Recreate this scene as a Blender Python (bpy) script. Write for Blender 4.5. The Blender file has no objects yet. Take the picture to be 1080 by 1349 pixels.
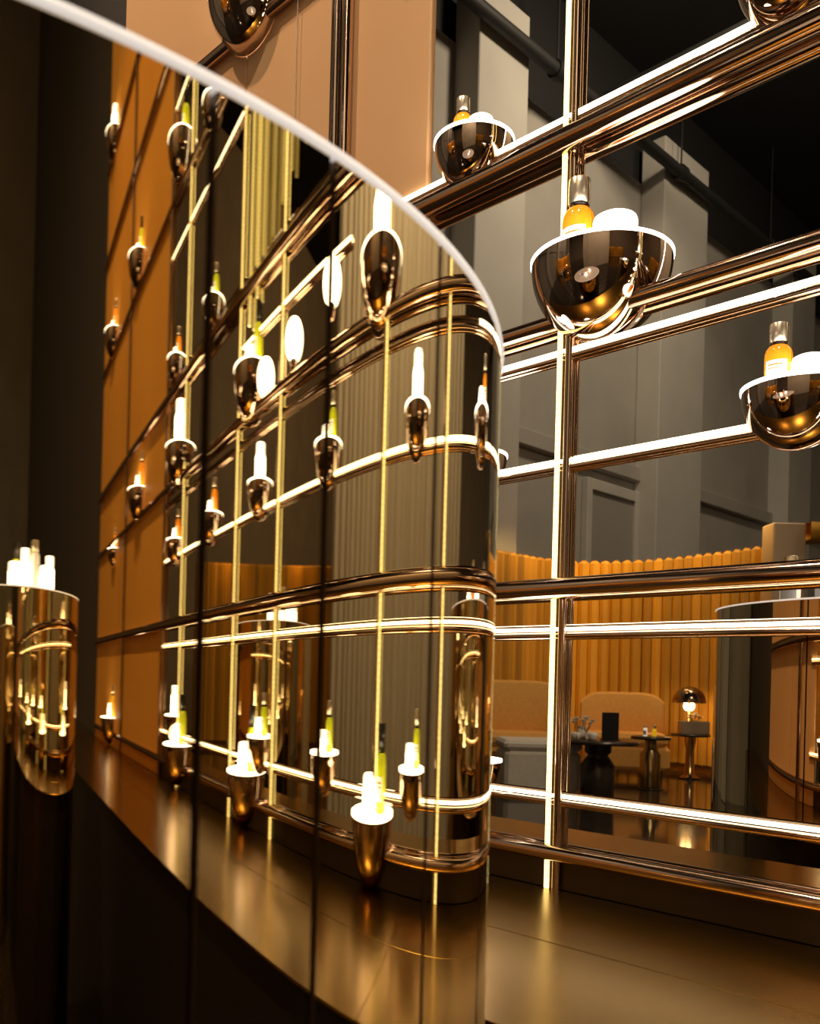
import bpy, math, random
from mathutils import Matrix, Vector
random.seed(7)
sc = bpy.context.scene
COL = sc.collection
PI = math.pi

# ------------------------------------------------------------------ camera, world, exposure
# World frame: X runs along the mirror wall, the wall face is Y = 0, the room is Y < 0, Z = 0 is the hall floor.
FPX, PPX, PPY, ROLL = 1195.6, 437.3, 892.7, 0.0257        # focal length and principal point, pixels of 1080 x 1349
WALL_A = 0.7413
CAMZ = 0.90
CAM = Vector((0.0, -1.0, CAMZ))
cam_d = bpy.data.cameras.new('camera')
cam = bpy.data.objects.new('camera', cam_d)
COL.objects.link(cam)
cam_d.sensor_fit = 'AUTO'; cam_d.sensor_width = 36.0
cam_d.lens = FPX / 1349 * 36.0
cam_d.shift_x = (540 - PPX) / 1349
cam_d.shift_y = (PPY - 674.5) / 1349
cam_d.clip_start = 0.01; cam_d.clip_end = 100
THETA = PI / 2 - WALL_A
R_CAM = Matrix.Rotation(THETA, 4, 'Z') @ Matrix.Rotation(PI / 2, 4, 'X') @ Matrix.Rotation(ROLL, 4, 'Z')
cam.matrix_world = Matrix.Translation(CAM) @ R_CAM
cam_d.dof.use_dof = True
cam_d.dof.focus_distance = 1.15
cam_d.dof.aperture_fstop = 16.0
sc.camera = cam

world = bpy.data.worlds.new('world'); sc.world = world
world.use_nodes = True
world.node_tree.nodes['Background'].inputs[0].default_value = (0.9, 0.8, 0.7, 1)
world.node_tree.nodes['Background'].inputs[1].default_value = 0.004

sc.view_settings.view_transform = 'Standard'
sc.view_settings.look = 'None'
sc.view_settings.exposure = 0.0
sc.view_settings.gamma = 1.0
sc.view_settings.use_curve_mapping = False
sc.cycles.max_bounces = 14
sc.cycles.glossy_bounces = 9
sc.cycles.sample_clamp_indirect = 4.0
sc.cycles.blur_glossy = 0.6

def hall_light(name, loc, power, size, color, target=None, typ='AREA', spot=1.2):
    d = bpy.data.lights.new(name, typ)
    d.energy = power; d.color = color
    if typ == 'AREA':
        d.shape = 'DISK'; d.size = size
    else:
        d.shadow_soft_size = size
        if typ == 'SPOT':
            d.spot_size = spot; d.spot_blend = 0.8
    o = bpy.data.objects.new(name, d); COL.objects.link(o); o.location = loc
    if target is not None:
        o.rotation_euler = (Vector(target) - Vector(loc)).to_track_quat('-Z', 'Y').to_euler()
    return o

# unseen fill lights added to brighten the hall walls, lounge, panels and curtain
WARM = (1.0, 0.72, 0.42)
hall_light('hall_fill', (-3.2, -7.6, 8.6), 190, 0.8, (1.0, 0.83, 0.62), (-6.6, -9.0, 4.5))
hall_light('hall_fill', (-3.0, -11.0, 8.6), 36, 0.8, (1.0, 0.83, 0.62), (-6.6, -13.0, 3.5))
hall_light('hall_fill', (3.0, -9.0, 9.2), 420, 1.5, (1.0, 0.78, 0.55), (8.0, -12.0, 1.5))  # added to lift the dark side of the hall
hall_light('lounge_fill', (-4.6, -6.5, 4.0), 20, 0.3, (1.0, 0.60, 0.26), (-4.9, -7.0, 0.3), 'SPOT', 1.5)  # added warm fill on the sofas
hall_light('panel_fill', (-1.6, -1.5, 4.2), 160, 0.05, (1.0, 0.70, 0.46), (-1.35, 0.0, 2.05), 'SPOT', 0.8)  # added to brighten the peach panels
hall_light('curtain_fill', (0.9, -2.2, 6.0), 190, 0.3, (1.0, 0.86, 0.66), (0.9, -3.9, 1.5))  # added so the curtain shows up in the drum
hall_light('panel_fill', (2.6, -1.5, 4.2), 60, 0.05, (1.0, 0.62, 0.24), (2.5, 0.0, 1.5), 'SPOT', 1.1)  # added to brighten the amber panels

# ------------------------------------------------------------------ materials
def mat(name, color, rough=0.5, metal=0.0, emit=None, estr=0.0, noise=None, bump=0.0, spec=0.5, trans=0.0):
    m = bpy.data.materials.new(name); m.use_nodes = True
    nt = m.node_tree; b = nt.nodes['Principled BSDF']
    b.inputs['Base Color'].default_value = (*color, 1)
    b.inputs['Roughness'].default_value = rough
    b.inputs['Metallic'].default_value = metal
    b.inputs['Specular IOR Level'].default_value = spec
    if trans: b.inputs['Transmission Weight'].default_value = trans
    if emit is not None:
        b.inputs['Emission Color'].default_value = (*emit, 1)
        b.inputs['Emission Strength'].default_value = estr
    if noise:
        scale, amt, sxyz = noise
        tc = nt.nodes.new('ShaderNodeTexCoord'); mp = nt.nodes.new('ShaderNodeMapping')
        mp.inputs['Scale'].default_value = sxyz
        n = nt.nodes.new('ShaderNodeTexNoise'); n.inputs['Scale'].default_value = scale; n.inputs['Detail'].default_value = 4
        r = nt.nodes.new('ShaderNodeValToRGB')
        r.color_ramp.elements[0].position = 0.3; r.color_ramp.elements[1].position = 0.7
        r.color_ramp.elements[0].color = (*[c * (1 - amt) for c in color], 1)
        r.color_ramp.elements[1].color = (*[min(1, c * (1 + amt)) for c in color], 1)
        nt.links.new(tc.outputs['Object'], mp.inputs['Vector']); nt.links.new(mp.outputs[0], n.inputs['Vector'])
        nt.links.new(n.outputs['Fac'], r.inputs['Fac']); nt.links.new(r.outputs[0], b.inputs['Base Color'])
        if bump:
            bp = nt.nodes.new('ShaderNodeBump'); bp.inputs['Strength'].default_value = bump; bp.inputs['Distance'].default_value = 0.002
            nt.links.new(n.outputs['Fac'], bp.inputs['Height']); nt.links.new(bp.outputs[0], b.inputs['Normal'])
    return m

def led_mat(name, color, strength, axis, pitch):
    """LED strip: a row of bright dots under a diffuser."""
    m = bpy.data.materials.new(name); m.use_nodes = True
    nt = m.node_tree; b = nt.nodes['Principled BSDF']
    b.inputs['Base Color'].default_value = (0.8, 0.75, 0.6, 1); b.inputs['Roughness'].default_value = 0.4
    b.inputs['Emission Color'].default_value = (*color, 1)
    tc = nt.nodes.new('ShaderNodeTexCoord'); sp = nt.nodes.new('ShaderNodeSeparateXYZ')
    nt.links.new(tc.outputs['Object'], sp.inputs[0])
    mu = nt.nodes.new('ShaderNodeMath'); mu.operation = 'MULTIPLY'; mu.inputs[1].default_value = 2 * PI / pitch
    nt.links.new(sp.outputs[axis], mu.inputs[0])
    sn = nt.nodes.new('ShaderNodeMath'); sn.operation = 'SINE'; nt.links.new(mu.outputs[0], sn.inputs[0])
    ma = nt.nodes.new('ShaderNodeMath'); ma.operation = 'MULTIPLY_ADD'
    ma.inputs[1].default_value = 0.12 * strength; ma.inputs[2].default_value = strength
    nt.links.new(sn.outputs[0], ma.inputs[0]); nt.links.new(ma.outputs[0], b.inputs['Emission Strength'])
    return m

M = {}
M['floor'] = mat('dark_glossy_floor', (0.030, 0.022, 0.016), 0.09, 0.0, noise=(6, 0.3, (1, 1, 1)))
M['ceiling'] = mat('black_ceiling', (0.012, 0.012, 0.012), 0.8)
M['plaster'] = mat('grey_plaster', (0.40, 0.38, 0.345), 0.85, noise=(1.5, 0.08, (1, 1, 1)))
M['plaster_col'] = mat('pale_grey_plaster', (0.52, 0.50, 0.46), 0.85, noise=(1.5, 0.06, (1, 1, 1)))
M['dark_wall'] = mat('dark_brown_wall', (0.055, 0.045, 0.040), 0.6)
M['taupe_wall'] = mat('taupe_wall', (0.26, 0.21, 0.16), 0.8, noise=(1.5, 0.1, (1, 1, 1)))
M['doorgrey'] = mat('grey_door', (0.33, 0.31, 0.28), 0.6)
M['wallcore'] = mat('bronze_joint', (0.16, 0.11, 0.075), 0.3, 0.9)
M['mirror'] = mat('smoked_mirror', (0.80, 0.765, 0.70), 0.008, 1.0)
M['drum'] = mat('gold_tinted_mirror', (0.78, 0.64, 0.40), 0.008, 1.0)
M['peach'] = mat('peach_panel', (0.78, 0.46, 0.23), 0.45, 0.0, noise=(3, 0.05, (1, 1, 0.2)), spec=0.4)
M['amber'] = mat('amber_panel', (0.80, 0.36, 0.055), 0.45, 0.0, noise=(3, 0.05, (1, 1, 0.2)), spec=0.4)
M['plinth'] = mat('satin_gold_sheet', (0.37, 0.205, 0.032), 0.27, 1.0, noise=(90, 0.05, (1, 1, 1)))
M['plinth_side'] = mat('dark_sheet', (0.03, 0.022, 0.016), 0.25, 0.4)
M['bronze'] = mat('polished_bronze', (0.58, 0.41, 0.30), 0.10, 1.0)
M['darkbronze'] = mat('dark_bronze', (0.34, 0.24, 0.18), 0.14, 1.0)
M['bowl'] = mat('polished_rose_bronze', (0.62, 0.47, 0.37), 0.045, 1.0)
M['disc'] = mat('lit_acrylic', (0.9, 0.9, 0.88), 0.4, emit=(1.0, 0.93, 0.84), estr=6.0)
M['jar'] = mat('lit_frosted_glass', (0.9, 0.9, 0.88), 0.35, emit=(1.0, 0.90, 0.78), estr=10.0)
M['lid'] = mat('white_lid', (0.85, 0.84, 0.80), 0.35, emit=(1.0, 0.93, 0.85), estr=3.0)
M['orange'] = mat('orange_serum', (0.95, 0.33, 0.015), 0.12, emit=(1.0, 0.30, 0.01), estr=0.55)  # emission imitates light shining up through the liquid from the disc
M['green'] = mat('green_serum', (0.62, 0.68, 0.02), 0.12, emit=(0.60, 0.62, 0.01), estr=0.45)  # backlit look set as emission, the liquid is no lamp
M['yellow'] = mat('yellow_serum', (0.85, 0.55, 0.03), 0.12, emit=(0.9, 0.5, 0.01), estr=0.5)  # emission stands in for backlight here too
M['label'] = mat('white_label', (0.92, 0.88, 0.80), 0.5, emit=(1.0, 0.9, 0.75), estr=0.5)  # slight emission added to brighten the paper and the white bottle
M['print'] = mat('orange_print', (0.75, 0.30, 0.05), 0.5)
M['cap'] = mat('champagne_metal', (0.86, 0.74, 0.56), 0.28, 0.85)
M['blackcap'] = mat('black_cap', (0.02, 0.018, 0.016), 0.2)
M['rim'] = mat('white_acrylic_rim', (0.85, 0.80, 0.76), 0.4, emit=(1.0, 0.92, 0.86), estr=0.6)  # emission brightens the rim in place of light from the LEDs
M['drumtop'] = mat('drum_top', (0.75, 0.72, 0.68), 0.3)
M['led_h'] = led_mat('led_line_horizontal', (1.0, 0.90, 0.66), 4.6, 0, 0.0083)
M['led_v'] = led_mat('led_line_vertical', (1.0, 0.82, 0.30), 2.5, 2, 0.0083)
M['slatlight'] = led_mat('light_tube', (1.0, 0.80, 0.22), 0.75, 2, 0.0083)
M['slatdim'] = led_mat('dim_light_tube', (1.0, 0.74, 0.10), 0.22, 2, 0.0083)
M['screen'] = mat('amber_slat', (0.88, 0.45, 0.04), 0.55, noise=(4, 0.15, (1, 1, 0.2)))
nt = M['screen'].node_tree; oi = nt.nodes.new('ShaderNodeObjectInfo'); mx = nt.nodes.new('ShaderNodeMix'); mx.data_type = 'RGBA'; mx.blend_type = 'MULTIPLY'
mr = nt.nodes.new('ShaderNodeMapRange'); mr.inputs['To Min'].default_value = 0.5; mr.inputs['To Max'].default_value = 1.0
nt.links.new(oi.outputs['Random'], mr.inputs['Value']); mx.inputs[0].default_value = 1.0
src = nt.nodes['Principled BSDF'].inputs['Base Color'].links[0].from_socket
nt.links.new(src, mx.inputs[6]); nt.links.new(mr.outputs[0], mx.inputs[7]); nt.links.new(mx.outputs[2], nt.nodes['Principled BSDF'].inputs['Base Color'])
M['cream'] = mat('cream_upholstery', (0.80, 0.40, 0.09), 0.85, noise=(30, 0.06, (1, 1, 1)), bump=0.1)
M['white_up'] = mat('pale_upholstery', (0.72, 0.66, 0.58), 0.85, noise=(30, 0.05, (1, 1, 1)))
M['tabledark'] = mat('dark_table', (0.05, 0.036, 0.026), 0.25, 0.3)
M['brass'] = mat('aged_brass', (0.45, 0.31, 0.14), 0.22, 1.0)
M['planter'] = mat('taupe_box', (0.32, 0.24, 0.16), 0.6)
M['flower'] = mat('white_petals', (0.9, 0.85, 0.75), 0.7)
M['menu'] = mat('black_board', (0.01, 0.01, 0.01), 0.4)
M['ceramic'] = mat('white_ceramic', (0.85, 0.78, 0.68), 0.25)
M['lampglow'] = mat('lamp_glow', (1, 0.8, 0.5), 0.4, emit=(1.0, 0.62, 0.22), estr=14.0)
M['greybox'] = mat('grey_blue_carton', (0.42, 0.45, 0.52), 0.5)
M['pipe'] = mat('black_pipe', (0.015, 0.015, 0.015), 0.6)
M['pillar'] = mat('cream_pillar', (0.62, 0.46, 0.30), 0.6)
M['curtain'] = mat('beige_cloth', (0.64, 0.59, 0.50), 0.9, noise=(60, 0.05, (1, 1, 1)))
M['skirting'] = mat('dark_gloss_skirting', (0.035, 0.022, 0.012), 0.18, 0.0)
M['seam'] = mat('brown_seam', (0.11, 0.055, 0.020), 0.35, 0.6)
M['wire'] = mat('steel_wire', (0.8, 0.75, 0.7), 0.2, 1.0)

# ------------------------------------------------------------------ mesh helpers
class MB:
    def __init__(s): s.v = []; s.f = []; s.sm = []
    def add(s, vs, fs, smooth=False):
        k = len(s.v); s.v += [tuple(v) for v in vs]
        s.f += [tuple(i + k for i in f) for f in fs]; s.sm += [smooth] * len(fs)
        return s
    def box(s, x0, x1, y0, y1, z0, z1, ch=0.0):
        c = min(ch, abs(x1 - x0) / 3, abs(y1 - y0) / 3, abs(z1 - z0) / 3)
        if c <= 0:
            vs = [(x, y, z) for z in (z0, z1) for y in (y0, y1) for x in (x0, x1)]
            return s.add(vs, [(0, 2, 3, 1), (4, 5, 7, 6), (0, 1, 5, 4), (2, 6, 7, 3), (0, 4, 6, 2), (1, 3, 7, 5)])
        def ring(z, i):
            a, b, d, e = x0 + i, x1 - i, y0 + i, y1 - i
            return [(a + c, d, z), (b - c, d, z), (b, d + c, z), (b, e - c, z), (b - c, e, z), (a + c, e, z), (a, e - c, z), (a, d + c, z)]
        vs = ring(z0, c * .8) + ring(z0 + c, 0) + ring(z1 - c, 0) + ring(z1, c * .8)
        fs = [tuple(range(7, -1, -1)), tuple(range(24, 32))]
        for r in range(3):
            for i in range(8):
                j = (i + 1) % 8; fs.append((r * 8 + i, r * 8 + j, r * 8 + 8 + j, r * 8 + 8 + i))
        return s.add(vs, fs)
    def tube(s, p, q, r, n=20, caps=True, r2=None):
        p, q = Vector(p), Vector(q); d = (q - p).normalized()
        a = d.orthogonal().normalized(); b = d.cross(a); r2 = r if r2 is None else r2
        vs = []
        for c, rr in ((p, r), (q, r2)):
            for i in range(n):
                t = 2 * PI * i / n; vs.append(c + (a * math.cos(t) + b * math.sin(t)) * rr)
        s.add(vs, [(i, (i + 1) % n, n + (i + 1) % n, n + i) for i in range(n)], True)
        if caps:
            s.add(vs[:n], [tuple(range(n - 1, -1, -1))]); s.add(vs[n:], [tuple(range(n))])
        return s
    def lathe(s, prof, n=32, a0=0.0, a1=2 * PI, c=(0, 0, 0), smooth=True):
        full = abs(a1 - a0 - 2 * PI) < 1e-6; m = n if full else n + 1
        vs = []
        for r, z in prof:
            for i in range(m):
                t = a0 + (a1 - a0) * i / n
                vs.append((c[0] + r * math.cos(t), c[1] + r * math.sin(t), c[2] + z))
        fs = []
        for k in range(len(prof) - 1):
            for i in range(n):
                j = (i + 1) % m; fs.append((k * m + i, k * m + j, (k + 1) * m + j, (k + 1) * m + i))
        return s.add(vs, fs, smooth)
    def prism(s, pts, z0, z1, smooth=False):
        n = len(pts); vs = [(x, y, z0) for x, y in pts] + [(x, y, z1) for x, y in pts]
        s.add(vs, [tuple(range(n - 1, -1, -1)), tuple(range(n, 2 * n))])
        return s.add(vs, [(i, (i + 1) % n, n + (i + 1) % n, n + i) for i in range(n)], smooth)
    def mesh(s, name, m):
        me = bpy.data.meshes.new(name); me.from_pydata(s.v, [], s.f)
        me.polygons.foreach_set('use_smooth', s.sm); me.materials.append(m); me.update(); return me
    def build(s, name, m, parent=None, loc=None):
        return link(name, s.mesh(name, m), parent, loc)

def link(name, me, parent=None, loc=None):
    o = bpy.data.objects.new(name, me); COL.objects.link(o)
    if parent is not None: o.parent = parent
    if loc is not None: o.location = loc
    return o
def thing(name, label, cat, loc=(0, 0, 0), rz=0.0, group=None):
    o = bpy.data.objects.new(name, None); COL.objects.link(o); o.empty_display_size = 0.05
    o.location = loc; o.rotation_euler = (0, 0, rz)
    return tag(o, label, cat, group)
def tag(o, label, cat, group=None):
    o['label'] = label; o['category'] = cat
    if group: o['group'] = group
    return o
def struct(o, label=None):
    o['kind'] = 'structure'
    if label: o['label'] = label
    return o

def ray(px, py):
    v = Vector(((px - PPX) / FPX, -(py - PPY) / FPX, -1.0))
    return (R_CAM.to_3x3() @ v)
def mirrored(px, depth, z=0.0):
    """Real place of a thing seen in the mirror wall at pixel column px, at camera depth `depth` along the view axis."""
    d = ray(px, 890 + (px - 437) * 0.0257)
    f = R_CAM.to_3x3() @ Vector((0, 0, -1))
    p = CAM + d * (depth / d.dot(f))
    return Vector((p.x, -abs(p.y), z))

# ------------------------------------------------------------------ setting: hall shell
ZP = CAMZ - 0.262                 # top of the display platform
W_TOP = 4.4
struct(MB().box(-14, 12, -20, 0.3, -0.2, 0).build('floor', M['floor']), 'dark glossy hall floor')
struct(MB().box(-14, 12, -20, 0.3, 9.6, 9.8).build('ceiling', M['ceiling']), 'black ceiling high above the hall')
wl = struct(MB().box(-6.9, -6.6, -20, 0.3, 0, 7.95).build('wall_left', M['plaster']), 'tall grey plaster hall wall')
for w0, w1 in ((2.6, 3.5), (6.64, 7.53), (10.7, 12.0), (15.2, 16.2)):
    MB().box(-6.6, -6.25, -w1, -w0, 0, 8.5, 0.01).build('pilaster', M['plaster_col'], wl)
MB().box(-6.6, -6.5, -20, 0.3, 3.75, 3.95, 0.01).build('string_course', M['plaster'], wl)
MB().box(-6.9, -6.7, -20, 0.3, 7.95, 9.6).build('upper_wall', M['ceiling'], wl)
struct(MB().box(-14, 12, -20.2, -20, 0, 9.6).build('wall_far', M['taupe_wall']), 'dark wall at the far end of the hall')
struct(MB().box(12, 12.2, -20, 0.3, 0, 9.6).build('wall_right', M['taupe_wall']), 'dark side wall of the hall')
d1 = struct(MB().box(-6.58, -6.54, -10.6, -9.5, 0.0, 3.45, 0.006).build('door_1', M['doorgrey']), 'tall grey flush door in the hall wall')
dfm = MB(); dfm.box(-6.6, -6.5, -10.72, -10.6, 0, 3.6, .01); dfm.box(-6.6, -6.5, -9.5, -9.38, 0, 3.6, .01); dfm.box(-6.6, -6.5, -10.6, -9.5, 3.45, 3.6, .01)
dfm.build('door_frame', M['plaster_col'], d1)
MB().tube((-6.54, -9.62, 1.05), (-6.48, -9.62, 1.05), 0.012).tube((-6.48, -9.62, 1.05), (-6.48, -9.75, 1.05), 0.012).build('handle', M['brass'], d1)

# ------------------------------------------------------------------ mirror wall (real mirror panels between bronze joints)
wb = struct(MB().box(-14, 12, 0.012, 0.3, 0, 9.6).build('wall_back', M['dark_wall']), 'display wall faced with smoked mirror and amber panels')
MX0, MX1 = -0.908, 1.742
POLES = [-0.666, -0.148, 0.151, 0.689, 0.983, 1.505]
LEDZ = [-0.143, 0.069, 0.283, 0.424, 0.725, 1.05, 1.43]
MB().box(MX0, MX1, 0.008, 0.0119, ZP, W_TOP).build('joint_backing', M['wallcore'], wb)
gx = [MX0] + POLES + [MX1]; gz = [CAMZ - 0.219] + [CAMZ + z for z in LEDZ] + [CAMZ + 2.0, W_TOP]
for i in range(len(gx) - 1):
    for j in range(len(gz) - 1):
        MB().box(gx[i] + .004, gx[i + 1] - .004, 0.0, 0.008, gz[j] + .004, gz[j + 1] - .004, 0.0022).build('mirror_panel', M['mirror'], wb)
MB().box(MX0, MX1, -0.0035, 0.0079, ZP, CAMZ - 0.2175, .001).build('skirting', M['skirting'], wb)
for x0, x1 in ((-1.822, -1.3660), (-1.3650, MX0), (MX1, 2.474), (2.476, 3.26)):
    MB().box(x0 + .0006, x1 - .0006, -0.004, 0.0118, ZP, W_TOP, 0.002).build('peach_panel' if x0 < 0 else 'amber_panel', M['peach' if x0 < 0 else 'amber'], wb)

# ------------------------------------------------------------------ display platform
plat = thing('display_platform', 'long satin gold platform running along the mirror wall', 'platform', (0, 0, 0))
PE = -0.432
for x in [-3.2 + 1.6 * k for k in range(5)]:
    MB().box(x + .0005, x + 1.5995, -0.2125, -0.006, ZP - .004, ZP, .0008).build('top_panel', M['plinth'], plat)
    MB().box(x + .0005, x + 1.5995, PE, -0.2137, ZP - .004, ZP, .0008).build('top_panel', M['plinth'], plat)
MB().box(-3.2, 4.8, PE + .012, -0.006, 0.0, ZP - .0042).build('platform_body', M['plinth_side'], plat)

# ------------------------------------------------------------------ lattice of tubes and LED lines
lat = thing('display_lattice', 'bronze tube lattice with glowing LED lines fixed to the mirror wall', 'lattice', (0, 0, 0))
X0, X1 = -1.80, 3.25
def rail(z, r, x0=X0, x1=X1, m='bronze', y=None, name='rail'):
    y = -(r + .004) if y is None else y
    return MB().tube((x0, y, CAMZ + z), (x1, y, CAMZ + z), r, 24).build(name, M[m], lat)
rail(-0.215, 0.0098); rail(0.120, 0.0135); rail(0.460, 0.0108); rail(0.688, 0.0150); rail(1.182, 0.0110); rail(1.62, 0.0135); rail(2.00, 0.011)
def led_line(z, x0=MX0 - .05, x1=MX1, xe=None):
    MB().tube((x0, -0.0055, CAMZ + z - .0085), (xe or x1, -0.0055, CAMZ + z - .0085), 0.0045, 12).build('carrier_tube', M['bronze'], lat)
    MB().box(x0, x1, -0.0095, -0.0015, CAMZ + z - .0021, CAMZ + z + .0021, .0008).build('led_strip', M['led_h'], lat)
for z in LEDZ: led_line(z, x1={0.424: -0.34, 0.725: -0.395}.get(z, MX1), xe=MX1)
led_line(0.598, 0.33, 0.97)
for x in POLES:
    MB().tube((x + .0125, -0.0070, ZP), (x + .0125, -0.0070, W_TOP), 0.0056, 18).build('post', M['bronze'], lat)
    MB().tube((x + .0013, -0.0050, ZP), (x + .0013, -0.0050, W_TOP), 0.0042, 12).build('carrier_tube', M['darkbronze'], lat)
    MB().box(x - .0036, x + .0036, -0.0115, -0.0085, ZP, W_TOP, .0012).build('led_strip', M['led_v'], lat)
for dx, r, m in ((-.014, .0105, 'darkbronze'), (.010, .0095, 'bronze')):
    MB().tube((-1.088 + dx, -0.0155, ZP), (-1.088 + dx, -0.0155, W_TOP), r, 20).build('post', M[m], lat)
for k in range(7):
    x = 0.60 + 0.052 * k
    MB().box(x - .006, x + .006, -0.020, -0.008, CAMZ + 0.62 + .035 * (6 - k), CAMZ + 1.9, .002).build('light_tube', M['slatlight' if k > 4 else 'slatdim'], lat)
for x in (1.745, 2.475):
    MB().tube((x, -0.0135, ZP), (x, -0.0135, W_TOP), .0088, 18).build('post', M['darkbronze'], lat)
MB().tube((-1.21, -0.012, ZP), (-1.21, -0.012, W_TOP), 0.0008, 8).build('hanging_wire', M['wire'], lat)

# ------------------------------------------------------------------ bottles, jars, bowls
HALF = (PI, 2 * PI)                      # the display pieces are half pieces standing flush against the mirror
FULL = (0.0, 2 * PI)
def serum_bottle(R=.0196, H=.112, liquid='orange', cap='cap', arc=HALF):
    """list of (name, mesh, sub-parts)"""
    hb = H * .67; n = 16 if arc is HALF else 30
    body = MB().lathe([(0.0001, 0), (R * .92, 0), (R, R * .1), (R, hb * .76), (R * .97, hb * .84), (R * .88, hb * .91), (R * .70, hb * .98), (R * .5, hb * 1.01), (.0001, hb * 1.01)], n, *arc).mesh('bottle_body', M[liquid])
    neck = MB().lathe([(R * .56, hb * .99), (R * .56, hb * 1.04), (R * .60, hb * 1.04), (R * .60, hb * 1.07), (R * .5, hb * 1.08)], n, *arc).mesh('collar', M['blackcap'])
    rc = R * .68
    cp = MB().lathe([(.0001, hb * 1.07), (rc, hb * 1.07), (rc, H * .99), (rc * .93, H), (.0001, H)], n, *arc).mesh('cap', M[cap])
    lb = MB().lathe([(R + .0003, hb * .20), (R + .0003, hb * .62)], 10, PI * 1.30, PI * 1.84).mesh('paper_label', M['label'])
    pr = MB().lathe([(R + .0006, hb * .50), (R + .0006, hb * .53)], 8, PI * 1.38, PI * 1.72).mesh('printed_line', M['print'])
    p2 = MB().lathe([(R + .0006, hb * .43), (R + .0006, hb * .45)], 8, PI * 1.38, PI * 1.64).mesh('printed_line', M['print'])
    return [('bottle_body', body, []), ('collar', neck, []), ('cap', cp, []), ('paper_label', lb, [('printed_line', pr), ('printed_line', p2)])]
def cream_jar(R=.0265, H=.047, arc=HALF):
    n = 18 if arc is HALF else 32
    g = MB().lathe([(.0001, 0), (R * .95, 0), (R, R * .08), (R, H * .60), (.0001, H * .60)], n, *arc).mesh('glass_body', M['jar'])
    l = MB().lathe([(R * .985, H * .605), (R * .985, H * .86), (R * .94, H * .94), (R * .80, H * .985), (R * .5, H), (.0001, H)], n, *arc).mesh('lid', M['lid'])
    return [('glass_body', g, []), ('lid', l, [])]
def tall_bottle(R=.019, H=.078, arc=HALF):
    n = 16 if arc is HALF else 28
    g = MB().lathe([(.0001, 0), (R * .95, 0), (R, R * .1), (R, H * .62), (R * .9, H * .68), (.0001, H * .68)], n, *arc).mesh('glass_body', M['jar'])
    l = MB().lathe([(R * .86, H * .68), (R * .86, H * .96), (R * .78, H), (.0001, H)], n, *arc).mesh('cap', M['lid'])
    return [('glass_body', g, []), ('cap', l, [])]
def half_bowl(R):
    prof = [(R * math.cos(t), -R * 1.12 * math.sin(t)) for t in [PI / 2 * i / 20 for i in range(21)]]
    prof[-1] = (.0001, -R * 1.12)
    sh = MB().lathe(prof[::-1], 40, PI, 2 * PI).mesh('shell', M['bowl'])
    n = 40; pts = [((R + .0012) * math.cos(PI + PI * i / n), (R + .0012) * math.sin(PI + PI * i / n)) for i in range(n + 1)]
    di = MB().prism(pts, 0.0003, 0.0042).mesh('lit_disc', M['disc'])
    return [('shell', sh, []), ('lit_disc', di, [])]

KIT = {'big_bowl': half_bowl(.0846), 'small_bowl': half_bowl(.0550),
       'big_jar': cream_jar(), 'small_jar': cream_jar(.0175, .029), 'big_tall': tall_bottle(.034, .112), 'small_tall': tall_bottle(.0215, .068),
       'whole_jar': cream_jar(.025, .05, FULL), 'whole_tall': tall_bottle(.019, .078, FULL)}
for c in ('orange', 'green', 'yellow'):
    KIT['big_' + c] = serum_bottle(.0196, .112, c, 'blackcap' if c == 'green' else 'cap')
    KIT['small_' + c] = serum_bottle(.0134, .071, c, 'cap')
    KIT['whole_' + c] = serum_bottle(.0185, .100, c, 'blackcap' if c == 'green' else 'cap', FULL)
def place(kit, name, label, cat, loc, rz=0.0, group=None):
    t = thing(name, label, cat, loc, rz, group)
    for n, me, subs in KIT[kit]:
        o = link(n, me, t)
        for sn, sm in subs: link(sn, sm, o)
    return t
ORD = ['first', 'second', 'third', 'fourth', 'fifth', 'sixth', 'seventh', 'eighth', 'ninth']
ROWS = [  # (row phrase, size, [(x, z, contents)])
 ('middle tube', 'big', [(-.616, .524, 'orange'), (.187, .533, 'tall'), (.895, .535, 'green'), (1.576, .535, 'tall'), (2.207, .540, 'orange')]),
 ('lowest tube', 'big', [(.165, -.172, 'green'), (.867, -.168, 'green'), (1.504, -.164, 'green'), (2.744, -.160, 'yellow')]),
 ('high tube', 'big', [(-1.346, 1.238, 'orange'), (1.655, 1.300, 'green'), (2.332, 1.285, 'green'), (2.945, 1.257, 'orange')]),
 ('topmost tube', 'big', [(3.084, 2.065, 'tall')]),
 ('middle light line', 'small', [(-.822, .314, 'tall'), (-.378, .314, 'orange'), (.004, .324, 'tall'), (.424, .326, 'green'), (.822, .326, 'tall'), (1.209, .324, 'orange'), (1.603, .318, 'orange')]),
 ('lowest light line', 'small', [(-.818, -.112, 'tall'), (-.011, -.110, 'green'), (.404, -.107, 'green'), (.776, -.103, 'green'), (1.560, -.100, 'tall')]),
 ('upper light line', 'small', [(-.824, .757, 'orange'), (-.395, .770, 'orange'), (1.244, .771, 'green'), (1.656, .770, 'orange')]),
 ('far amber panel', 'small', [(2.779, .433, 'orange')]),
 ('high tube near the far amber panel', 'small', [(1.304, 1.215, 'green')]),
]
COLOURS = {'orange': 'orange', 'green': 'yellow green', 'yellow': 'golden yellow'}
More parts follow.
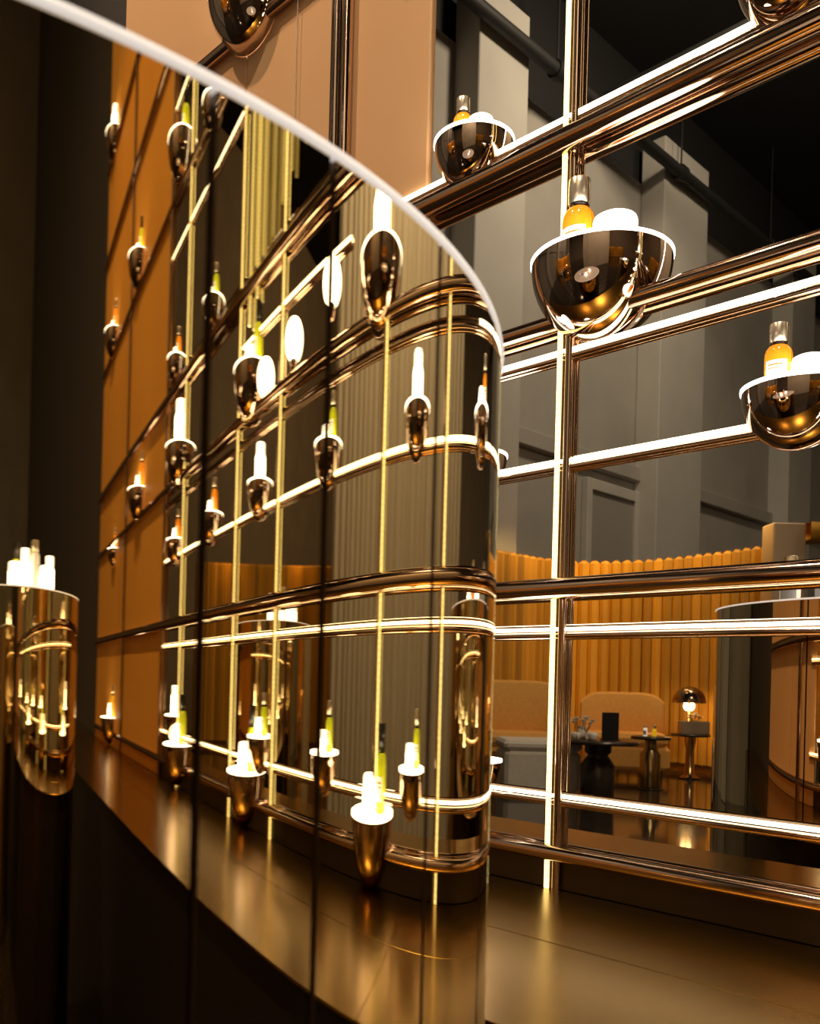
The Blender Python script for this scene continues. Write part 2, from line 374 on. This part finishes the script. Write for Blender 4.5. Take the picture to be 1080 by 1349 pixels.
for row, size, items in ROWS:
    for i, (x, z, c) in enumerate(items):
        sz = 'large' if size == 'big' else 'small'
        where = ('%s along the %s from the drum' % (ORD[i], row)) if len(items) > 1 else 'on the ' + row
        b = (Vector((x, -0.0008, CAMZ + z)))
        if x < MX0 or x > MX1: b.y = -0.0048
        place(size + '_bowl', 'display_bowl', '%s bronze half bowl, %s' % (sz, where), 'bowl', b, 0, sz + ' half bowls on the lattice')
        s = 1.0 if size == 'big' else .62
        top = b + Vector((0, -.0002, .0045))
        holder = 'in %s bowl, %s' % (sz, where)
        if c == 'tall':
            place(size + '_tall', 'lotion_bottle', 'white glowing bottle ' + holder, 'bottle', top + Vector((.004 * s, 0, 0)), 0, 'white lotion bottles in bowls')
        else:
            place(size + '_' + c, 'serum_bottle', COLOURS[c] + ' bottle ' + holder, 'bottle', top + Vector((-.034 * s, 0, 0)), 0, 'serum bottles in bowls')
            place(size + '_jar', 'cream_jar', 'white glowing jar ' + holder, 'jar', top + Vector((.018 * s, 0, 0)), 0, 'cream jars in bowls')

for (x, z), lb in zip(((.426, .560), (.627, .525), (.80, .505)), ('just above the middle tube, nearest the drum', 'on the middle tube between two other globes', 'on the middle tube beside the large bowl')):
    g = thing('glow_globe', 'added white glowing globe ' + lb, 'lamp', (x, 0, CAMZ + z), 0, 'added glowing globes on the lattice')  # globes added for the white glows in the drum's reflection
    MB().lathe([(max(.0001, .036 * math.sin(PI * i / 16)), -.036 * math.cos(PI * i / 16)) for i in range(17)], 18, *HALF, c=(0, -.0008, 0)).build('glass_globe', M['jar'], g)
    MB().lathe([(.008, -.052), (.0135, -.046), (.0165, -.034)], 14, *HALF, c=(0, -.0008, 0)).build('globe_holder', M['bronze'], g)

# ------------------------------------------------------------------ mirrored drums
DR = 0.3183
def drum(cx, cy, seams, label):
    t = thing('mirrored_drum', label, 'display drum', (cx, cy, 0))
    zr = CAMZ + 0.149
    MB().lathe([(DR - .0045, 0.0), (DR - .0045, zr - .006), (.0001, zr - .006)], 180).build('drum_core', M['seam'], t)
    ss = sorted(a % 360 for a in seams)
    gap = math.degrees(.0024 / DR)
    for i, a in enumerate(ss):
        b = ss[(i + 1) % len(ss)]
        if b <= a: b += 360
        a0, a1 = math.radians(a + gap / 2), math.radians(b - gap / 2)
        n = max(6, int((b - a) / 0.4))
        vs, fs, nr = [], [], []
        for k in range(n + 1):
            q = a0 + (a1 - a0) * k / n
            for z in (0.004, zr - .0033): vs.append((DR * math.cos(q), DR * math.sin(q), z)); nr.append((math.cos(q), math.sin(q), 0))
        for k in range(n): fs.append((2 * k, 2 * k + 2, 2 * k + 3, 2 * k + 1))
        # returns so that each panel has thickness
        me = bpy.data.meshes.new('mirror_panel'); me.from_pydata(vs, [], fs)
        me.polygons.foreach_set('use_smooth', [True] * len(fs)); me.materials.append(M['drum']); me.update()
        me.normals_split_custom_set_from_vertices(nr)
        link('mirror_panel', me, t)
        e = MB()
        for q in (a0, a1):
            c_, s_ = math.cos(q), math.sin(q)
            e.add([(DR * c_, DR * s_, .004), (DR * c_, DR * s_, zr - .0033), ((DR - .004) * c_, (DR - .004) * s_, zr - .0033), ((DR - .004) * c_, (DR - .004) * s_, .004)], [(0, 1, 2, 3)])
        e.build('panel_edge', M['seam'], t)
    MB().lathe([(DR - .006, zr - .0032), (DR + .0006, zr - .0032), (DR + .0010, zr - .0022), (DR + .0006, zr - .0004), (DR - .006, zr)], 240).build('rim', M['rim'], t)
    MB().lathe([(DR - .006, zr - .001), (.0001, zr - .001)], 120).build('top_plate', M['drumtop'], t)
    return zr
# seam angles measured on the drum (angle in the X / -Y plane, 0 = along the wall)
S1 = [16.5, 5.63, -1.87, -19, -33, -46, -60, -80, -100, -120, -140, -160, 180, 160, 140, 120, 100, 80, 60, 44, 29]
DX, DY = -0.5067, -0.8618
zr1 = drum(DX, DY, S1, 'gold tinted mirrored drum with pale rim facing the lattice wall')
D2X, D2Y = 1.60, -0.86
zr2 = drum(D2X, D2Y, [k * 15 + 4 for k in range(24)], 'second mirrored drum further along the display wall')
ZT = zr1 + .0005
KIT['white_bottle'] = [(n, me, s_) for n, me, s_ in [
    ('bottle_body', MB().lathe([(.0001, 0), (.0165, 0), (.0175, .002), (.0175, .066), (.015, .071), (.0001, .0712)], 28).mesh('bottle_body', M['label']), []),
    ('cap', MB().lathe([(.0001, .0712), (.012, .0712), (.012, .095), (.0108, .0965), (.0001, .0965)], 24).mesh('cap', M['cap']), []),
    ('paper_label', MB().lathe([(.0178, .014), (.0178, .05)], 12, .6, 2.4).mesh('paper_label', M['greybox']), [])]]
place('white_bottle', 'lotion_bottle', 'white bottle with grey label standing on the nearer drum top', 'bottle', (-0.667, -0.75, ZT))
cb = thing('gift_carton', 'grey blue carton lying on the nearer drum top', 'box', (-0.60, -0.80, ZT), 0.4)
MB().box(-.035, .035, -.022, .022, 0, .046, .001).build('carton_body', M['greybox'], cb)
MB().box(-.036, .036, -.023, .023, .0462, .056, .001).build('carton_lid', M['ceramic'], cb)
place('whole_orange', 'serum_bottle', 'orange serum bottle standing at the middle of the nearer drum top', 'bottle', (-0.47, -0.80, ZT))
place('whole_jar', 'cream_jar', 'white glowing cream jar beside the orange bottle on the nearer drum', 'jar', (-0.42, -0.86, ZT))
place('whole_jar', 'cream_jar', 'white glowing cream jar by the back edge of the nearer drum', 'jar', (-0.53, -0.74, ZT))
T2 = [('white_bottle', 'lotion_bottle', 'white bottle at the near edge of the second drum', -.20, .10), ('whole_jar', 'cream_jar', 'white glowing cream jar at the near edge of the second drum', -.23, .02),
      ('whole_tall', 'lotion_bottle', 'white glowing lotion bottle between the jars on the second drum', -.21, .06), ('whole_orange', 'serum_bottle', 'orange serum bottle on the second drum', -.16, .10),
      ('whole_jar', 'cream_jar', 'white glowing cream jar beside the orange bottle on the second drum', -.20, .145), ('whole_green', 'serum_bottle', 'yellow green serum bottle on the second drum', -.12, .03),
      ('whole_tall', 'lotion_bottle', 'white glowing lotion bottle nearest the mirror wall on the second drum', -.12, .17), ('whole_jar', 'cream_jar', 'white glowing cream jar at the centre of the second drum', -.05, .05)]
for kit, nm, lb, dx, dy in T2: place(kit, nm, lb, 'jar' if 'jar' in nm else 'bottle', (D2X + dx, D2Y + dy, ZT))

# ------------------------------------------------------------------ lounge behind the camera, seen in the mirror wall
def lathe_thing(name, label, cat, loc, parts, group=None):
    t = thing(name, label, cat, loc, 0, group)
    for n, prof, m in parts: MB().lathe(prof, 40).build(n, M[m], t)
    return t
# slatted screen, a gentle arc behind the lounge
def poly_sample(P, step):
    out = []; carry = 0.0
    for a, b in zip(P, P[1:]):
        L = (b - a).length; d = (b - a) / L; x = carry
        while x < L: out.append((a + d * x, d)); x += step
        carry = x - L
    return out
HS = CAMZ + 1.39
slat_me = MB().box(-.056, .056, -.05, .05, 0.06, HS, .042).mesh('slat', M['screen'])
def screen(label, pts, power, lamps):
    scr = thing('slatted_screen', label, 'screen', (0, 0, 0))
    for p, d in poly_sample(pts, 0.118):
        o = link('slat', slat_me, scr, p); o.rotation_euler = (0, 0, math.atan2(d.y, d.x))
    nrm = []
    for i, p in enumerate(pts):
        d = (pts[min(i + 1, len(pts) - 1)] - pts[max(i - 1, 0)]).normalized(); nrm.append(Vector((-d.y, d.x, 0)))
    m = len(pts) // 2
    sgn = 1 if (Vector((0, 0, 0)) - pts[m]).dot(nrm[m]) > 0 else -1
    bk = MB()
    for i in range(len(pts) - 1):
        a, b = pts[i] - nrm[i] * .05 * sgn, pts[i + 1] - nrm[i + 1] * .05 * sgn
        bk.add([(a.x, a.y, 0), (b.x, b.y, 0), (b.x, b.y, HS - .03), (a.x, a.y, HS - .03)], [(0, 1, 2, 3)])
    bk.build('backing_panel', M['screen'], scr)
    for i in lamps:                      # wall washers along the screen
        p = pts[i] + nrm[i] * .45 * sgn
        hall_light('screen_washer', (p.x, p.y, 2.75), power, .08, (1.0, 0.62, 0.20), (pts[i].x, pts[i].y, 2.0), 'SPOT', 2.0)
    return pts
pts = screen('tall curved screen of glowing amber slats behind the lounge sofas',
    [mirrored(px, dep) for px, dep in ((560, 8.6), (610, 9.1), (655, 9.6), (700, 10.0), (750, 10.25), (800, 10.2), (850, 10.0), (900, 9.65), (950, 9.25), (1010, 8.75))], 17, range(2, 10))
screen('amber slatted screen standing alone on the empty side of the hall',
    [Vector((9.4, -4.6, 0)), Vector((8.9, -5.5, 0)), Vector((8.1, -6.5, 0)), Vector((7.2, -7.4, 0)), Vector((6.2, -8.1, 0)), Vector((5.2, -8.6, 0))], 22, (1, 3, 5))
# pillar at the end of the screen
pp = mirrored(1030, 8.5)
pil = thing('end_pillar', 'cream square pillar with rounded wing at the end of the slatted screen', 'pillar', pp, THETA * -1)
MB().box(-.17, .13, -.12, .12, 0, CAMZ + 1.54, .012).build('pillar_shaft', M['pillar'], pil)
MB().lathe([(.0001, 2.28), (.2, 2.28), (.2, 2.44), (.0001, 2.44)], 16, -PI / 2, PI / 2, (.13, 0, 0)).build('rounded_wing', M['screen'], pil)

def face(p): return math.atan2(-(p.y + 2.0), -(p.x + 1.0)) - PI / 2
def sofa(name, label, px, dep, w, hs, hb, m):
    p = mirrored(px, dep); t = thing(name, label, 'sofa', p, face(p) + PI)
    MB().box(-w / 2, w / 2, -.35, .30, .10, hs - .12, .03).build('base', M[m], t)
    MB().box(-w / 2 + .02, w / 2 - .02, -.37, .22, hs - .12, hs, .045).build('seat_cushion', M[m], t)
    bm = MB(); n = 18
    vs, fs = [], []
    for k in range(n + 1):
        u = -1 + 2 * k / n; x = u * w / 2; top = hb - .10 * abs(u) ** 6
        dy = .30 - .10 * abs(u) ** 3
        vs += [(x, dy - .14, hs - .05), (x, dy - .13, top - .03), (x, dy - .07, top), (x, dy, top - .03), (x, dy + .02, .1)]
    for k in range(n):
        for j in range(4): fs.append((k * 5 + j, k * 5 + j + 1, k * 5 + 6 + j, k * 5 + 5 + j))
    fs += [(0, 1, 2, 3, 4), tuple(n * 5 + j for j in (4, 3, 2, 1, 0))]
    bm.add(vs, fs, True); bm.build('backrest', M[m], t)
    for sx in (-1, 1):
        for y in (-.28, .22): MB().tube((sx * (w / 2 - .08), y, 0), (sx * (w / 2 - .08), y, .11), .02, 10).build('leg', M['tabledark'], t)
    return t
sofa('lounge_sofa', 'cream sofa with curved back behind the black menu board', 822, 8.95, .80, .44, .83, 'cream')
sofa('lounge_sofa', 'cream sofa at the end of the screen by the white ottoman', 676, 8.2, 1.0, .46, .92, 'cream')
po = mirrored(710, 7.45)
ot = thing('ottoman', 'pale rectangular ottoman beside the dark round table', 'ottoman', po, face(po))
MB().box(-.30, .30, -.25, .25, .03, .36, .03).build('ottoman_body', M['white_up'], ot)
MB().box(-.31, .31, -.26, .26, .361, .44, .03).build('seat_pad', M['white_up'], ot)
def table(label, px, dep, h, r, prof_k, m):
    p = mirrored(px, dep)
    t = thing('side_table', label, 'table', p, 0, 'lounge side tables')
    MB().lathe([(.0001, h - .025), (r, h - .025), (r + .004, h - .012), (r, h), (.0001, h)], 48).build('table_top', M['tabledark'], t)
    MB().lathe([(rr, zz * (h - .026)) for rr, zz in prof_k], 36).build('pedestal', M[m], t)
    r0 = max(prof_k[0][0], .06)
    MB().lathe([(.0001, 0), (r0 * 1.15, 0), (r0 * 1.15, .012), (.0001, .012)], 36).build('base_plate', M['tabledark'], t)
    return p
t1 = table('low round table with a fat vase-shaped dark pedestal', 790, 7.0, .47, .30, [(.10, .03), (.125, .1), (.13, .62), (.095, .74), (.075, .80), (.10, .86), (.10, 1.0)], 'tabledark')
t2 = table('small round table with a bottle shaped brass pedestal', 859, 7.9, .46, .165, [(.085, .03), (.088, .06), (.088, .7), (.06, .8), (.05, 1.0)], 'brass')
t3 = table('small round table carrying the planter and mushroom lamp', 911, 8.9, .44, .18, [(.09, .03), (.045, .12), (.04, .7), (.055, .9), (.06, 1.0)], 'brass')
e_r = (R_CAM.to_3x3() @ Vector((1, 0, 0))); e_r = Vector((e_r.x, -e_r.y, 0)).normalized()   # image-right for mirrored things
v_t = lambda P: Vector((P.x - 0, P.y - 1.0, 0)).normalized()
def on(P, right, back, h): return Vector((P.x, P.y, h)) + e_r * right + v_t(P) * back
# menu board, cups, flowers on table 1
q = on(t1, .09, .03, .4705)
mb = thing('menu_board', 'upright black menu board on the dark round table', 'board', q, math.atan2(e_r.y, e_r.x))
MB().box(-.065, .065, -.006, .006, .008, .215, .002).build('board_panel', M['menu'], mb)
MB().box(-.07, .07, -.03, .03, 0, .008, .001).build('board_foot', M['tabledark'], mb)
for k, (r_, b_) in enumerate(((-.24, .0), (-.17, -.09), (-.06, .0), (-.04, -.12))):
    c = thing('tea_cup', 'white cup in the cluster of cups on the dark round table', 'cup', on(t1, r_, b_, .4705), k * .8, 'white cups on the dark round table')
    MB().lathe([(.0001, .001), (.022, .001), (.03, .02), (.04, .06), (.037, .06), (.028, .022), (.0001, .006)], 24).build('cup_body', M['ceramic'], c)
    hm = MB()
    P_ = [(.036 + .022 * math.sin(PI * i / 6), 0, .05 - .034 * i / 6) for i in range(7)]
    for a, b in zip(P_, P_[1:]): hm.tube(a, b, .005, 8)
    hm.build('handle', M['ceramic'], c)
def blossoms(loc, n, spread, hgt, label):
    t = thing('flower_bunch', label, 'flowers', loc)
    for k in range(n):
        a = 2.4 * k; rr = spread * math.sqrt((k + .5) / n)
        c = (rr * math.cos(a), rr * math.sin(a), hgt + .05 * (1 - rr / spread) + random.uniform(-.01, .01))
        MB().tube((c[0] * .3, c[1] * .3, 0), c, .003, 6).build('stem', M['green'] if False else M['planter'], t)
        fb = MB()
        for j in range(6):
            b = 2 * PI * j / 6; ca, sa = math.cos(b), math.sin(b)
            fb.add([(c[0], c[1], c[2]), (c[0] + .022 * ca - .012 * sa, c[1] + .022 * sa + .012 * ca, c[2] + .012), (c[0] + .036 * ca, c[1] + .036 * sa, c[2] + .020), (c[0] + .022 * ca + .012 * sa, c[1] + .022 * sa - .012 * ca, c[2] + .012)], [(0, 1, 2, 3)])
        fb.lathe([(.0001, -.008), (.012, 0), (.012, .012), (.0001, .018)], 8, c=c).build('blossom', M['flower'], t)
    return t
vz = on(t1, -.13, .10, .4705)
va = thing('flower_vase', 'small white vase behind the cups on the dark round table', 'vase', vz)
MB().lathe([(.0001, 0), (.03, 0), (.045, .03), (.04, .07), (.025, .09), (.03, .1), (.026, .1), (.02, .088), (.0001, .02)], 24).build('vase_body', M['ceramic'], va)
blossoms(vz + Vector((0, 0, .03)), 9, .10, .10, 'white blossoms in the vase behind the cups')
# bottles on table 2
for k, (r_, col, lb) in enumerate(((-.05, 'white_bottle', 'white bottle on the brass pedestal table'), (.03, 'whole_yellow', 'golden bottle on the brass pedestal table'))):
    place(col, 'lotion_bottle' if k == 0 else 'serum_bottle', lb, 'bottle', on(t2, r_, 0, .4605))
# planter, flowers, lamp on table 3
q = on(t3, .03, -.06, .4405)
pb = thing('planter_box', 'taupe rectangular planter on the small round table', 'planter', q, math.atan2(e_r.y, e_r.x))
MB().box(-.14, .14, -.05, .05, 0, .125, .006).build('planter_body', M['planter'], pb)
MB().box(-.132, .132, -.042, .042, .1252, .128).build('soil', M['tabledark'], pb)
blossoms(q + Vector((0, 0, .128)), 7, .06, .03, 'white blossoms in the taupe planter')
lp = on(t3, -.02, .085, .4405)
lt = thing('mushroom_lamp', 'domed mushroom table lamp glowing behind the planter', 'lamp', lp)
MB().lathe([(.0001, 0), (.06, 0), (.06, .012), (.012, .02), (.011, .40), (.0001, .40)], 28).build('stand', M['brass'], lt)
MB().lathe([(.16 * math.cos(t), .30 + .165 * math.sin(t)) for t in [PI / 2 * i / 12 for i in range(12)]] + [(.0001, .465)], 40).build('lamp_shade', M['darkbronze'], lt)
MB().lathe([(.0001, .30), (.03, .32), (.03, .36), (.0001, .38)], 16).build('bulb', M['lampglow'], lt)
hall_light('mushroom_lamp_light', lp + Vector((0, 0, .27)), 9, .05, (1.0, .6, .22), None, 'POINT')

# ------------------------------------------------------------------ beige curtain behind the camera, seen by the drum
cur = thing('beige_curtain', 'tall pleated beige curtain hanging opposite the mirror wall', 'curtain', (0, -3.9, 0))
MB().tube((-.40, 0, 5.05), (3.15, 0, 5.05), .02, 12).build('curtain_rail', M['darkbronze'], cur)
for k in range(7):
    x0 = -.35 + .5 * k; n = 40; cm = MB(); vs = []; fs = []
    for i in range(n + 1):
        x = x0 + .496 * i / n; ph = 2 * PI * (x * 7.3 + .25 * math.sin(3.1 * x + k))
        y = .045 * math.sin(ph) + .012 * math.sin(2.3 * ph + k)
        for z in (.01, 5.02): vs.append((x, y * (1.0 if z < 1 else .7), z))
    for i in range(n): fs.append((2 * i, 2 * i + 2, 2 * i + 3, 2 * i + 1))
    cm.add(vs, fs, True).build('curtain_panel', M['curtain'], cur)

# ------------------------------------------------------------------ pipes under the ceiling
def pipe(label, p, q, r):
    t = thing('ceiling_pipe', label, 'pipe', (0, 0, 0))
    MB().tube(p, q, r, 14).build('pipe_run', M['pipe'], t)
    d = (Vector(q) - Vector(p)); L = d.length; d.normalize()
    for k in range(1, int(L / 3)):
        c = Vector(p) + d * (3 * k)
        MB().tube(c - d * .06, c + d * .06, r * 1.35, 14).build('coupling', M['pipe'], t)
        MB().tube(c, (c.x, c.y, 9.6), .012, 6).build('hanger_rod', M['pipe'], t)
pipe('black pipe running along the grey hall wall', (-6.12, -19.9, 8.0), (-6.12, -0.1, 8.0), .075)
pipe('black branch pipe crossing the hall under the ceiling', (-6.12, -9.0, 8.18), (4.0, -9.0, 8.18), .09)
